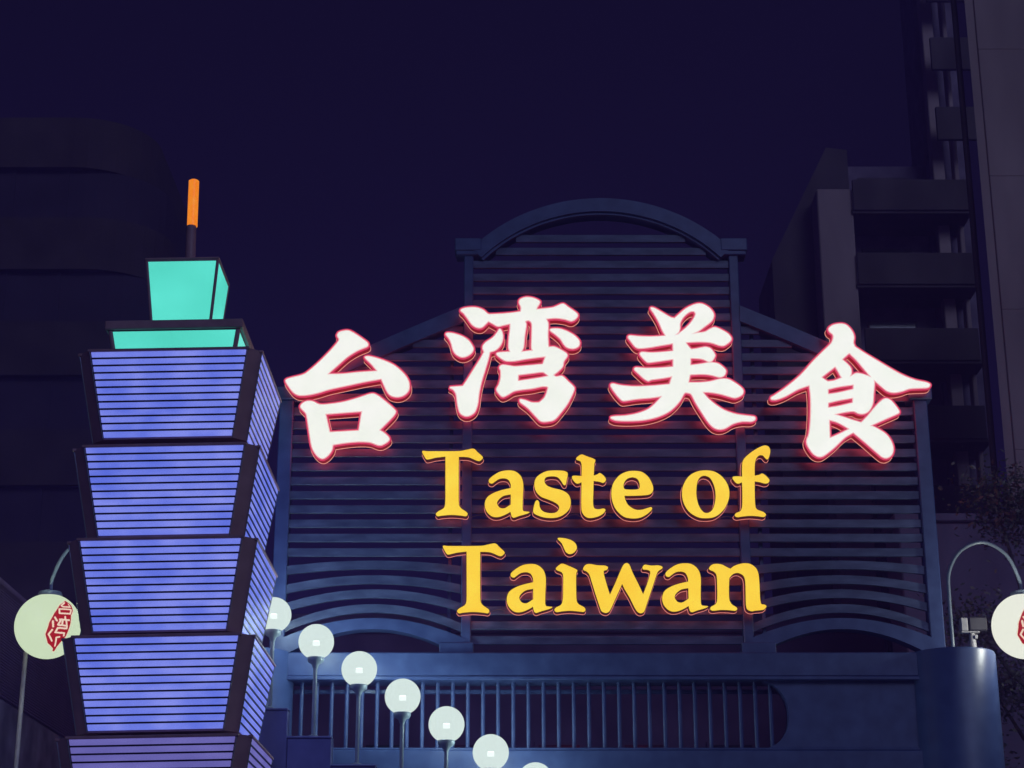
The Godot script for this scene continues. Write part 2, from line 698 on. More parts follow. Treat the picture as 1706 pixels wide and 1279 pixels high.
	for k in 38:
		rib.box(Vector3(0.0, 6.185 + 0.0414 * k, 0), Vector3(0.045, 0.023, 22), 0.007)
	var rp := part("ribbed_siding", rib.mesh(), sid, s)
	rp.set_meta("kind", "stuff")
	part("roof_edge", box_mesh(Vector3(5.2, 0.08, 22.2), 0.02, Vector3(-2.5, 7.75, 0)), sid, s)

	build_tree()


func build_tree() -> void:
	var bark := paint(lin(0.07, 0.06, 0.055), 0.9, 0.3, Vector3(2, 2, 2), 41)
	var t := thing("street_tree", "dark leafy tree behind the round column and the right lantern", "tree", Vector3(8.6, 0, -29.5))
	var mb := Mb.new()
	mb.tube([Vector3(0, 0, 0), Vector3(0.1, 2, 0.05), Vector3(0.02, 4.2, -0.1), Vector3(0.1, 6.4, 0)], 0.2, 10, 0.1)
	part("trunk", mb.mesh(), bark, t)
	var tips := []
	for k in 14:
		var h := 2.6 + 0.42 * k
		var an := k * 2.4
		var reach := 1.5 + rng.randf() * 0.5 - 0.04 * k
		var tip := Vector3(cos(an) * reach, h + 1.1 + rng.randf() * 0.4, sin(an) * reach)
		if k == 12: tip = Vector3(-0.8, 9.8, 0.3)
		if k == 13: tip = Vector3(-0.3, 9.7, 0.5)
		mb = Mb.new()
		mb.tube([Vector3(0.05, minf(h, 6.2), 0), Vector3(tip.x * 0.5, h + 0.35, tip.z * 0.5), tip], 0.055, 6, 0.015)
		piece("limb", k, mb.mesh(), bark, t)
		tips.append([tip, tip * 0.5 + Vector3(0, h * 0.5 + 0.1, 0)])
	var leaf := Mb.new()
	leaf.quad(Vector3(0, 0, 0), Vector3(0.022, 0.04, 0.008), Vector3(0, 0.09, 0.0), Vector3(-0.022, 0.04, 0.008), Vector3(0, 0, 1))
	var lm := StandardMaterial3D.new()
	lm.albedo_color = Color.WHITE
	lm.vertex_color_use_as_albedo = true
	lm.roughness = 0.4
	lm.backlight_enabled = true
	lm.backlight = Color(0.2, 0.25, 0.2)
	var mm := MultiMesh.new()
	mm.transform_format = MultiMesh.TRANSFORM_3D
	mm.use_colors = true
	mm.mesh = leaf.mesh()
	mm.instance_count = 17000
	for i in 17000:
		var tp: Array = tips[rng.randi() % tips.size()]
		var tip: Vector3 = tp[0]
		var mid: Vector3 = tp[1]
		var c := mid.lerp(tip, pow(rng.randf(), 0.6) * 1.08)
		var off := Vector3(rng.randfn(), rng.randfn() * 0.7, rng.randfn()) * 0.3
		var bs := Basis.from_euler(Vector3(rng.randf_range(-1.4, 1.4), rng.randf() * TAU, rng.randf_range(-2.6, 2.6))).scaled(Vector3.ONE * rng.randf_range(0.7, 1.35))
		mm.set_instance_transform(i, Transform3D(bs, c + off))
		var k := rng.randf_range(0.6, 1.5)
		mm.set_instance_color(i, Color(0.15 * k, 0.16 * k, 0.13 * k))
	var cr := MultiMeshInstance3D.new()
	cr.name = "crown"
	cr.multimesh = mm
	cr.material_override = lm
	cr.set_meta("kind", "stuff")
	t.add_child(cr)


# ---------------------------------------------------------------- the steel gateway
const GX := 1.34

func band(xs: Array, top: Callable, low: Callable) -> PackedVector2Array:
	var p := PackedVector2Array()
	for x in xs:
		p.append(Vector2(x, top.call(x)))
	for i in range(xs.size() - 1, -1, -1):
		p.append(Vector2(xs[i], low.call(xs[i])))
	return p

func spread(a: float, b: float, k: int) -> Array:
	var r := []
	for i in k + 1:
		r.append(lerpf(a, b, float(i) / k))
	return r

func shoulder(x: float) -> float:
	var d := absf(x) - 2.06
	return 11.68 - 0.433 * d - 0.0167 * d * d

func build_gate() -> void:
	var g := thing("gateway", "blue steel market gateway with slatted gable screen over a balustraded beam", "gateway", Vector3(GX, 0, -26))
	# vertical posts
	for s in [-1.0, 1.0]:
		part("gable_post", box_mesh(Vector3(0.14, 6.4, 0.22), 0.012), steel, g, Vector3(s * 1.99, 9.5, 0.0))
		part("end_post", box_mesh(Vector3(0.20, 3.75, 0.24), 0.012), steel, g, Vector3(s * 4.64, 8.33, 0.0))
		part("post_cap", box_mesh(Vector3(0.34, 0.19, 0.34), 0.012), steel, g, Vector3(s * 4.64, 10.30, 0.0))
		part("gable_cap", box_mesh(Vector3(0.40, 0.20, 0.34), 0.012), steel, g, Vector3(s * 2.0, 12.66, 0.0))
		part("cap_moulding", box_mesh(Vector3(0.36, 0.065, 0.30), 0.01), steel, g, Vector3(s * 2.0, 12.53, 0.0))
		part("back_strut", box_mesh(Vector3(0.055, 4.9, 0.05), 0.006), steel, g, Vector3(s * 2.23, 8.95, -0.06))
		# sloping shoulder
		var xs := spread(2.05, 4.5, 10)
		var sh := Mb.new()
		sh.prism(band(xs, func(x): return shoulder(x), func(x): return shoulder(x) - 0.25), -0.13, 0.13)
		var o := part("shoulder_rail", sh.mesh(), steel, g)
		if s < 0.0:
			o.rotation.y = PI
		# arched foot of the side panel
		var ax := spread(-1.33, 1.30, 24)
		var ar := Mb.new()
		ar.prism(band(ax, func(x): return 6.966 - 0.30 * pow(x / 1.31, 2), func(x): return maxf(6.457, 6.81 - 0.34 * pow(x / 1.17, 2))), -0.12, 0.12)
		part("foot_arch", ar.mesh(), steel, g, Vector3(s * 3.3, 0, 0))
		part("foot_block", box_mesh(Vector3(0.48, 0.16, 0.28), 0.01), steel, g, Vector3(s * 2.12, 6.536, 0.0))
	# gable arch
	var r := 2.724
	var cy := 10.696
	var a0 := asin(1.95 / r)
	for ring in [[r, r - 0.215, 0.16, "gable_arch"], [r - 0.213, r - 0.255, 0.12, "arch_lip"]]:
		var p := PackedVector2Array()
		for i in 33:
			var an := lerpf(-a0, a0, i / 32.0)
			p.append(Vector2(sin(an), cos(an)) * ring[0] + Vector2(0, cy))
		for i in 33:
			var an := lerpf(a0, -a0, i / 32.0)
			p.append(Vector2(sin(an), cos(an)) * ring[1] + Vector2(0, cy))
		var mb := Mb.new()
		mb.prism(p, -ring[2], ring[2])
		part(ring[3], mb.mesh(), steel, g)
	# slats, one by one
	var n := 0
	var pitch := 0.2115
	for k in 32:
		var top := 6.721 + pitch * k
		var half := 1.93
		if top > 12.45:
			var rr := r - 0.26
			half = minf(1.86, sqrt(maxf(0.01, rr * rr - pow(top - 0.03 - cy, 2))) + 0.04)
		if top > 13.06:
			continue
		var o := piece("slat", n, box_mesh(Vector3(half * 2, 0.122, 0.05), 0.006), slat_steel, g, Vector3(0, top - 0.061, 0.045))
		o.rotation = Vector3(rng.randf_range(-0.03, 0.03), 0, rng.randf_range(-0.0006, 0.0006))
		n += 1
	for s in [-1.0, 1.0]:
		for k in range(6, 23):
			var top := 6.721 + pitch * k
			var out := 4.55
			if top > shoulder(4.55) - 0.2:
				while out > 2.0 and shoulder(out) - 0.18 < top:
					out -= 0.02
			if out < 2.2:
				continue
			var o := piece("slat", n, box_mesh(Vector3(out - 2.05, 0.122, 0.05), 0.006), slat_steel, g, Vector3(s * (out + 2.05) * 0.5, top - 0.061, 0.045))
			o.rotation = Vector3(rng.randf_range(-0.03, 0.03), 0, rng.randf_range(-0.0006, 0.0006))
			n += 1
		var arcs := [[7.805, 0.08], [7.592, 0.14], [7.388, 0.20], [7.175, 0.28]]
		for i in 4:
			var pk: float = arcs[i][0]
			var sag: float = arcs[i][1]
			var mb := Mb.new()
			mb.prism(band(spread(-1.25, 1.25, 20), func(x): return pk - sag * pow(x / 1.25, 2), func(x): return pk - 0.122 - sag * pow(x / 1.25, 2)), 0.02, 0.07)
			piece("curved_slat", i + (0 if s < 0 else 4), mb.mesh(), slat_steel, g, Vector3(s * 3.3, 0, 0))
	# beams and balusters
	part("main_beam", box_mesh(Vector3(9.4, 0.335, 0.5), 0.015), steel, g, Vector3(0.1, 6.287, 0.0))
	part("beam_moulding", box_mesh(Vector3(9.36, 0.055, 0.54), 0.012), steel, g, Vector3(0.1, 6.094, 0.0))
	part("lower_beam", box_mesh(Vector3(9.4, 0.52, 0.46), 0.015), steel, g, Vector3(0.1, 4.85, 0.0))
	part("sill_rail", box_mesh(Vector3(9.36, 0.035, 0.36), 0.01), steel, g, Vector3(0.1, 5.128, 0.02))
	part("back_rail", box_mesh(Vector3(7.2, 0.06, 0.05), 0.01), steel, g, Vector3(-0.95, 5.97, -0.16))
	var bal := Mb.new()
	bal.tube([Vector3(0, 5.10, 0), Vector3(0, 6.09, 0)], 0.028, 12)
	var bm := bal.mesh()
	for k in 32:
		piece("baluster", k, bm, steel, g, Vector3(-2.933 - GX + 0.2108 * k, 0, 0.02))
	var sp := PackedVector2Array([Vector2(4.55, 5.11), Vector2(4.55, 6.1)])
	for i in 9:
		var an := PI * 0.5 * (1.0 - i / 8.0)
		sp.append(Vector2(2.06 + 0.43 * cos(an), 5.65 + 0.43 * sin(an)))
	for i in 9:
		var an := -PI * 0.5 * i / 8.0
		sp.append(Vector2(2.06 + 0.43 * cos(an), 5.56 + 0.43 * sin(an)))
	var pm := Mb.new()
	pm.prism(sp, -0.1, 0.15)
	part("side_panel", pm.mesh(), steel, g)
	# round columns
	for x in [-5.0, 4.84]:
		var col := Mb.new()
		col.lathe(Vector3.ZERO, [Vector2(0, 0.1), Vector2(0.66, 0.1), Vector2(0.66, 0.5), Vector2(0.60, 0.56), Vector2(0.60, 6.44), Vector2(0.585, 6.47), Vector2(0, 6.47)], 48)
		part("round_column", col.mesh(), steel, g, Vector3(x, 0, 0))


# ---------------------------------------------------------------- stepped wall that carries the globe lamps
func build_stair_wall() -> void:
	var m := paint(lin(0.12, 0.14, 0.36), 0.55, 0.08, Vector3(0.6, 0.6, 0.6), 51)
	var w := thing("stepped_wall", "blue stepped stair wall below the row of globe lamps beside the tower", "wall", Vector3(-2.98, 0, -25))
	for k in 12:
		var top := 5.51 - 0.371 * k
		part("wall_step", box_mesh(Vector3(0.590, top - 0.1, 0.24), 0.01), m, w, Vector3(-0.297 + 0.594 * k, top * 0.5 + 0.05, 0))
		part("coping", box_mesh(Vector3(0.592, 0.03, 0.28), 0.008), m, w, Vector3(-0.297 + 0.594 * k, top + 0.017, 0))


# ---------------------------------------------------------------- the lit tower
func build_tower() -> void:
	var top_half := 1.17
	var zc := -22.5 - top_half
	var root := thing("tower_lantern", "tall glowing blue tower model of flared tiers with a mint crown and orange tip", "illuminated tower", Vector3(-4.225, 0, zc))
	root.rotation.z = deg_to_rad(1.1)
	var body_m := paint(lin(0.42, 0.24, 0.30), 0.5, 0.15, Vector3(0.6, 0.6, 0.6), 8)
	var blue := glow_uneven(lin(0.11, 0.165, 0.80), lin(0.30, 0.34, 0.98), 1.0, Vector3(0.3, 0.45, 0.3), 61, 0.016)
	var violet := glow_uneven(lin(0.12, 0.11, 0.40), lin(0.20, 0.18, 0.56), 1.0, Vector3(0.22, 0.5, 0.22), 62, 0.016)
	var fin_m := paint(lin(0.018, 0.016, 0.05), 0.35)
	var tops := [9.772, 8.488, 7.279, 6.058, 4.835, 3.62, 2.40]
	var pitch := 1.225
	var wt := 1.011
	var wb := 0.82
	var ch := 0.165
	for i in tops.size():
		var top: float = tops[i]
		var low := top - pitch + 0.075
		if i == tops.size() - 1:
			low = 1.25
		var tier := Node3D.new()
		# dark frame: chamfered corners, lid and floor
		var fr := Mb.new()
		var ring := func(half: float, y: float) -> Array:
			var r := []
			var e := half + ch
			for q in [[half, e], [e, half], [e, -half], [half, -e], [-half, -e], [-e, -half], [-e, half], [-half, e]]:
				r.append(Vector3(q[0], y, q[1]))
			return r
		var rt: Array = ring.call(wt, top)
		var rb: Array = ring.call(wb, low)
		for k in 8:
			var j := (k + 1) % 8
			var hint: Vector3 = rt[k] + rt[j]
			hint.y = 0
			# panels sit a little proud of the dark backing
			var off := Vector3.ZERO
			if k % 2 == 1:
				off = -hint.normalized() * 0.02
			fr.quad(rt[k] + off, rt[j] + off, rb[j] + off, rb[k] + off, hint)
			fr.tri(rt[k], rt[j], Vector3(0, top, 0), Vector3.UP)
			fr.tri(rb[k], rb[j], Vector3(0, low, 0), Vector3.DOWN)
		var body := part("tier", fr.mesh(), body_m, root)
		# lid edge
		var lid := Mb.new()
		for k in 4:
			var bs := Basis(Vector3.UP, k * PI * 0.5)
			lid.box(bs * Vector3(0, top - 0.008, wt + ch - 0.012), Vector3(wt * 2 + 0.06, 0.034, 0.06), 0.006, bs)
		part("lid_edge", lid.mesh(), body_m, body)
		var rows := 12
		var panel_top := top - 0.03
		var panel_low := low + 0.005
		var hgt := panel_top - panel_low
		var mat := blue if i < 4 else violet
		var n := 0
		for side in 4:
			var bs := Basis(Vector3.UP, side * PI * 0.5)
			var joined := Mb.new()
			var joined_fins := Mb.new()
			for row in rows:
				var y1 := panel_top - hgt * row / rows
				var y0 := panel_top - hgt * (row + 1) / rows + 0.022
				var strip := Mb.new() if side < 2 else joined
				panel(strip, bs, y0, y1, low, top, wb, wt, ch, -0.012, 0.0, 0.012)
				var fin := Mb.new() if side < 2 else joined_fins
				if row < rows - 1:
					panel(fin, bs, y0 - 0.0215, y0 - 0.0005, low, top, wb, wt, ch, -0.012, 0.010, 0.006)
				if side < 2:
					piece("light_strip", n, strip.mesh(), mat, body)
					if row < rows - 1:
						piece("louvre_blade", n, fin.mesh(), fin_m, body)
				n += 1
			if side >= 2:
				piece("rear_light_strips", side - 2, joined.mesh(), mat, body).set_meta("kind", "stuff")
				piece("rear_louvre_blades", side - 2, joined_fins.mesh(), fin_m, body).set_meta("kind", "stuff")
			# pale acrylic edge along the sides of each lit panel
		for side in 4:
			var bs := Basis(Vector3.UP, side * PI * 0.5)
			var em := Mb.new()
			for sx in [-1.0, 1.0]:
				em = Mb.new()
				var pa := bs * Vector3(sx * (wt + 0.006), top - 0.01, wt + ch + 0.004)
				var pb := bs * Vector3(sx * (wb + 0.006), low + 0.005, wb + ch + 0.004)
				em.tube([pb, pa], 0.006, 6)
				piece("panel_edge", side * 2 + (0 if sx < 0.0 else 1), em.mesh(), lamp_metal, body)
	# plinth
	part("plinth", box_mesh(Vector3(2.2, 1.2, 2.2), 0.03), body_m, root, Vector3(0, 0.7, 0))
	# crown
	var mint := glow_uneven(lin(0.095, 0.75, 0.60), lin(0.15, 0.98, 0.82), 1.0, Vector3(0.15, 0.3, 0.15), 63, 0.01)
	crown(root, 9.80, 10.155, 0.75, 0.81, 0.045, mint, body_m)
	part("roof_slab", box_mesh(Vector3(1.80, 0.12, 1.80), 0.012), body_m, root, Vector3(0, 10.22, 0))
	crown(root, 10.30, 11.29, 0.365, 0.462, 0.03, mint, body_m)
	part("crown_lid", box_mesh(Vector3(1.0, 0.03, 1.0), 0.008), body_m, root, Vector3(0, 11.315, 0))
	var mast := Mb.new()
	mast.lathe(Vector3.ZERO, [Vector2(0, 11.33), Vector2(0.072, 11.33), Vector2(0.068, 12.0), Vector2(0, 12.0)], 20)
	part("mast", mast.mesh(), body_m, root, Vector3(0.02, 0, 0))
	var tip := Mb.new()
	tip.lathe(Vector3.ZERO, [Vector2(0, 12.0), Vector2(0.072, 12.0), Vector2(0.072, 12.685), Vector2(0.05, 12.70), Vector2(0, 12.70)], 20)
	part("glowing_tip", tip.mesh(), glow_uneven(lin(1.0, 0.22, 0.008), lin(1.0, 0.34, 0.03), 1.0, Vector3(2, 2, 2), 64), root, Vector3(0.03, 0.0, 0))

# a piece of a flared side between two heights, in the plane of that side
func panel(mb: Mb, bs: Basis, y0: float, y1: float, low: float, top: float, wb: float, wt: float, ch: float, back: float, proud: float, inset: float) -> void:
	var p: Array[Vector3] = []
	for y in [y0, y1]:
		var t: float = (y - low) / (top - low)
		var w := lerpf(wb, wt, t)
		for d in [back, 0.004 + proud]:
			for s in [-1.0, 1.0]:
				p.append(bs * Vector3(s * (w - inset), y, w + ch + d))
	# order: y0 back -,+ ; y0 front -,+ ; y1 back -,+ ; y1 front -,+
	mb.quad(p[2], p[3], p[7], p[6], bs * Vector3(0, 0, 1))
	mb.quad(p[0], p[1], p[3], p[2], Vector3.DOWN)
	mb.quad(p[4], p[5], p[7], p[6], Vector3.UP)
	mb.quad(p[0], p[2], p[6], p[4], bs * Vector3(-1, 0, 0))
	mb.quad(p[1], p[3], p[7], p[5], bs * Vector3(1, 0, 0))

func crown(root: Node3D, low: float, top: float, wb: float, wt: float, ch: float, m: Material, body_m: Material) -> void:
	var fr := Mb.new()
	for k in 4:
		var bs := Basis(Vector3.UP, k * PI * 0.5)
		fr.tube([bs * Vector3(wb + ch * 0.5, low, wb + ch * 0.5), bs * Vector3(wt + ch * 0.5, top, wt + ch * 0.5)], ch * 0.75, 8)
		for e in [[low, wb], [top, wt]]:
			fr.box(bs * Vector3(0, e[0], e[1] + ch * 0.4), Vector3(e[1] * 2 + ch, 0.026, ch * 0.9), 0.004, bs)
	part("crown_frame", fr.mesh(), body_m, root)
	for k in 4:
		var pn := Mb.new()
		panel(pn, Basis(Vector3.UP, k * PI * 0.5), low + 0.01, top - 0.01, low, top, wb, wt, ch, -0.03, -0.012, 0.0)
		part("crown_panel", pn.mesh(), m, root)


# ---------------------------------------------------------------- lettering
func build_signs() -> void:
	var red := {
		"face": glow_uneven(lin(0.93, 0.96, 0.87), lin(1.0, 1.0, 0.95), 1.1, Vector3(0.5, 0.5, 0.5), 71, 0.012),
		"edge": glow(lin(1.0, 0.52, 0.52), 1.0), "edge_wide": 0.014,
		"trim": glow(lin(0.74, 0.045, 0.12), 1.0, Color(0.3, 0.02, 0.04)), "trim_wide": 0.034,
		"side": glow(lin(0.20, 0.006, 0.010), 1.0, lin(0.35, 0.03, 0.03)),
		"back_line": glow(lin(1.0, 0.42, 0.30), 1.1), "line": 0.006,
		"halo": glow(lin(1.0, 0.06, 0.07), 3.4), "deep": 0.175,
	}
	var yel := {
		"face": glow_uneven(lin(0.98, 0.60, 0.035), lin(1.0, 0.72, 0.060), 1.15, Vector3(0.4, 0.4, 0.4), 72, 0.012),
		"trim": glow(lin(0.05, 0.016, 0.004), 1.0, lin(0.03, 0.012, 0.01)), "trim_wide": 0.010,
		"side": glow(lin(0.035, 0.003, 0.004), 1.0, lin(0.15, 0.02, 0.02)),
		"back_line": glow(lin(1.0, 0.30, 0.24), 1.0), "line": 0.0065,
		"halo": glow(lin(1.0, 0.10, 0.05), 2.2), "deep": 0.155,
	}
	var gr := "white red-rimmed characters on the gateway"
	letter("sign_character", "white red-rimmed character nearest the tower, an open hook over a box", gr, [
		[485, 180, 500, 158, 560, 145, 600, 158, 665, 200, 718, 240, 722, 262, 700, 275, 640, 300, 560, 350, 480, 420, 425, 468, -402, 490, 520, 488, 650, 475, -803, 465, 760, 412, 715, 368, 705, 352, 740, 350, 830, 375, 930, 420, 1010, 490, 1045, 550, 1045, 610, 1010, 650, 960, 665, 910, 655, 880, 625, 855, 575, -832, 522, 700, 545, 560, 575, 420, 605, 320, 635, 240, 650, 180, 650, 140, 630, 100, 580, 78, 542, 85, 530, 120, 518, 200, 498, 240, 480, 330, 405, 430, 305, 490, 235, 500, 212, 488, 190],
		[195, 745, 210, 720, 245, 703, 290, 705, 340, 728, 400, 728, 520, 712, 640, 680, 730, 650, 770, 645, 810, 665, 880, 720, 930, 765, 942, 785, 920, 820, 860, 882, -812, 930, 850, 952, 885, 985, 890, 1005, 870, 1025, 830, 1045, 800, 1043, 740, 1022, 650, 1018, 540, 1028, -446, 1043, 438, 1085, 410, 1125, 375, 1150, 345, 1145, 310, 1110, 285, 1060, 270, 980, 255, 880, 240, 800, 215, 770]],
		[[-388, 800, -680, 778, -655, 935, -422, 948]], 460, 520, 4.738, red)
	letter("sign_character", "white red-rimmed character with many strokes, second from the tower", gr, [
		[68, 388, 110, 383, 190, 405, 250, 440, 285, 485, 297, 520, 275, 555, 230, 580, 190, 580, 150, 555, 128, 520, 115, 470, 95, 425],
		[525, 348, 545, 380, 548, 430, 530, 480, 490, 522, -438, 540, 425, 600, 395, 700, 365, 800, 345, 900, 335, 980, 310, 1050, 270, 1080, 230, 1085, 190, 1060, 170, 1000, 155, 900, 130, 860, 102, 845, 140, 840, -212, 835, 250, 780, 300, 700, 360, 605, -395, 540, 383, 515, 385, 490, 410, 460, 470, 420, 510, 370],
		[195, 185, 240, 168, 320, 165, 380, 185, 412, 212, -430, 224, 520, 220, 620, 212, -705, 200, 708, 160, 692, 120, 702, 95, 750, 78, 810, 85, 862, 110, 860, 130, 842, 158, -836, 182, 900, 175, 980, 165, 1040, 140, 1068, 135, 1110, 165, 1178, 213, 1186, 235, 1160, 265, 1130, 275, 1080, 260, 1000, 250, -916, 258, 935, 300, 932, 400, -938, 503, 985, 500, 1030, 518, 1088, 553, 1098, 575, 1068, 620, 1058, 665, 1020, 705, -978, 738, 1005, 755, 1055, 750, 1100, 790, 1155, 845, 1150, 880, 1100, 980, 1040, 1060, 990, 1115, 940, 1130, 880, 1130, 840, 1095, 770, 1020, 705, 970, 700, 948, 740, 955, 800, 975, -862, 975, 910, 930, 935, 862, 936, 838, 890, 832, 800, 850, 700, 862, 640, 875, 590, 905, 550, 920, 520, 895, 500, 860, 520, 820, 535, 760, 535, 700, 525, 675, 545, 655, 600, 660, 650, 668, 760, 660, -893, 648, -918, 578, 850, 585, 740, 600, 650, 615, 580, 615, 540, 595, 500, 560, 520, 548, -616, 543, 602, 500, 606, 420, 615, 350, -616, 298, 560, 310, 510, 320, 470, 300, -428, 277, 405, 300, 370, 330, 330, 330, 290, 305, 250, 250, 220, 210],
		[955, 352, 1020, 345, 1090, 365, 1160, 405, 1200, 450, 1195, 490, 1150, 510, 1100, 500, 1070, 470, 1045, 430, 1000, 390]],
		[[-738, 278, 775, 272, 800, 300, 800, 400, 798, 510, -812, 530, -706, 543, 725, 500, 735, 400, 748, 310], [-680, 735, 800, 720, 890, 710, 918, 725, -945, 748, 860, 765, -678, 792]], 730, 480, 5.115, red)
	letter("sign_character", "white red-rimmed character with stacked bars and two spreading legs, third from the tower", gr, [
		[450, 122, 480, 125, 560, 170, 620, 205, -660, 215, 700, 180, 760, 130, 830, 95, 890, 85, 950, 110, 995, 155, 1005, 195, 985, 235, 930, 280, 860, 330, -800, 353, 860, 345, 930, 335, 975, 310, 1015, 295, 1060, 310, 1130, 350, 1160, 390, 1150, 415, 1100, 450, 1060, 450, 980, 425, 880, 418, -755, 424, 775, 455, -805, 490, 850, 485, 900, 475, 940, 470, 980, 485, 1015, 535, 1010, 560, 990, 588, -966, 598, 900, 570, -800, 563, -798, 632, 880, 622, -966, 607, 1000, 608, 1050, 620, 1105, 665, 1112, 690, 1095, 720, 1060, 732, 980, 712, 900, 705, -795, 710, -780, 785, 880, 785, 980, 775, 1060, 755, 1130, 755, 1190, 785, 1250, 830, 1268, 860, 1255, 890, 1200, 915, 1150, 905, 1060, 880, 970, 866, -905, 865, 950, 920, 1020, 980, 1100, 1030, 1200, 1065, 1300, 1080, 1368, 1090, 1372, 1110, 1340, 1125, 1260, 1125, 1180, 1145, 1110, 1185, 1060, 1195, 1010, 1180, 960, 1130, 900, 1040, 850, 960, 810, 885, 770, 870, 745, 875, 700, 950, 620, 1030, 520, 1080, 400, 1110, 260, 1120, 140, 1115, 95, 1095, 130, 1085, 220, 1080, 330, 1060, 430, 1020, 500, 960, -552, 900, 450, 915, 330, 925, 212, 942, 190, 935, 140, 880, 95, 810, 110, 795, 180, 810, 300, 820, 450, 815, -618, 800, -640, 725, 560, 740, 450, 755, 425, 765, 390, 745, 340, 700, 305, 665, 320, 652, 400, 658, 520, 655, -650, 645, -650, 572, 560, 585, 450, 600, 420, 600, 390, 575, 355, 530, 370, 515, 450, 520, 550, 515, -650, 505, -648, 432, 540, 450, 420, 470, 340, 475, 310, 460, 270, 410, 250, 380, 265, 368, 340, 375, 460, 378, -585, 370, 555, 320, 520, 240, 480, 170]],
		[[-655, 360, 690, 340, 705, 300, 705, 260, 725, 215, 760, 175, 800, 150, 835, 150, 848, 175, 835, 210, 800, 260, 750, 310, -690, 357]], 1000, 490, 5.33, red)
	letter("sign_character", "white red-rimmed character under a wide roof stroke, farthest from the tower", gr, [
		[527, 127, 560, 102, 620, 92, 660, 102, 700, 142, 720, 190, 716, 240, -728, 272, 800, 320, 900, 380, 1000, 440, 1100, 495, 1200, 535, 1290, 555, 1320, 570, 1305, 590, 1230, 595, 1160, 600, 1100, 620, 1040, 630, 990, 620, 950, 590, 900, 548, -877, 528, 882, 560, 875, 640, 868, 720, 840, 775, 800, 797, 760, 795, 720, 778, 650, 785, -562, 804, 640, 828, 700, 848, -780, 872, 830, 822, 890, 750, 940, 700, 975, 682, 1010, 695, 1050, 740, 1078, 785, 1060, 800, 980, 835, -850, 893, 900, 915, 970, 960, 1010, 1010, 1030, 1070, 1020, 1120, 985, 1145, 950, 1140, 900, 1100, 820, 1030, -718, 945, 650, 985, 560, 1070, 480, 1130, 440, 1135, 400, 1110, 360, 1050, 352, 1010, 370, 960, 380, 880, 385, 760, 382, 650, -372, 573, 280, 605, 180, 660, 110, 685, 75, 685, 72, 672, 100, 655, 180, 600, 300, 500, 400, 390, 480, 310, 545, 245, 562, 200, 557, 172, 532, 150]],
		[[-462, 512, -575, 425, 600, 465, 618, 498, -630, 516, 570, 540, -515, 548], [-625, 372, -685, 318, 740, 370, 800, 440, -864, 516, 800, 492, 745, 482, 715, 495, -688, 510, 700, 480, 695, 440, 660, 400], [-515, 605, 600, 585, -722, 568, -720, 608, 600, 636, -517, 648], [-517, 712, 600, 692, -717, 672, -715, 715, 600, 742, -517, 755], [-525, 845, 600, 868, -690, 920, 600, 965, -530, 995]], 1270, 520, 4.738, red)

	var g2 := "yellow letters on the gateway"
	var a_loop := [1058, 675, 1030, 690, 960, 710, 915, 725, 895, 715, -883, 670, 850, 690, 790, 715, 740, 720, 700, 705, 660, 660, 648, 600, 670, 540, 730, 500, 800, 475, -886, 455, 885, 420, 865, 380, 830, 365, 780, 370, 740, 395, 715, 412, 690, 405, 685, 380, 720, 345, 790, 305, 870, 293, 930, 305, 980, 350, 1000, 420, 996, 540, 994, 640, 1002, 665, 1025, 670]
	var a_hole := [-886, 512, 820, 525, 775, 560, 760, 595, 785, 635, 830, 640, -886, 605]
	var t1 := letter("sign_letter", "yellow capital T at the start of the upper word Taste", g2, [
		[74, 118, 120, 118, 200, 118, 330, 118, 430, 115, 480, 105, 545, 95, 580, 125, 625, 165, 628, 182, 600, 205, 570, 200, 500, 172, -410, 167, 408, 300, 408, 400, 410, 600, 430, 640, 480, 675, 490, 695, 475, 712, 440, 707, 345, 700, 250, 707, 215, 712, 200, 692, 220, 670, 270, 640, 285, 600, 287, 400, 287, 300, -287, 165, 200, 175, 120, 192, 100, 175]], [], 690, 730, 5.503, yel)
	var a1 := letter("sign_letter", "yellow letter a after the T of Taste", g2, [a_loop], [a_hole], 690, 730, 5.503, yel)
	letter("sign_letter", "yellow letter s in the middle of the word Taste", g2, [
		[1402, 312, 1370, 298, 1310, 294, 1230, 298, 1170, 320, 1120, 360, 1102, 415, 1115, 480, 1160, 530, 1220, 555, 1280, 580, 1322, 610, 1328, 645, 1300, 678, 1240, 685, 1180, 668, 1152, 630, 1145, 585, 1128, 566, 1110, 582, 1092, 650, 1095, 680, 1120, 698, 1180, 720, 1250, 728, 1320, 720, 1380, 690, 1425, 640, 1435, 570, 1410, 510, 1350, 475, 1270, 455, 1215, 430, 1195, 395, 1205, 358, 1250, 346, 1310, 352, 1345, 385, 1368, 422, 1388, 424, 1400, 372, 1408, 330]], [], 690, 730, 5.503, yel)
	letter("sign_letter", "yellow letter t with a slanted crossbar in the word Taste", g2, [
		[1498, 168, 1535, 148, 1580, 163, 1658, 195, 1652, 230, -1646, 342, 1680, 330, 1703, 318, 1740, 345, 1758, 378, 1735, 405, 1700, 396, -1645, 388, 1642, 500, 1640, 600, 1652, 640, 1690, 650, 1735, 643, 1753, 655, 1735, 685, 1690, 712, 1620, 728, 1570, 715, 1538, 670, 1532, 600, 1533, 500, -1535, 400, 1490, 412, 1452, 372, 1450, 347, 1480, 342, -1535, 346, 1535, 240, 1522, 207, 1490, 195, 1486, 182]], [], 690, 730, 5.503, yel)
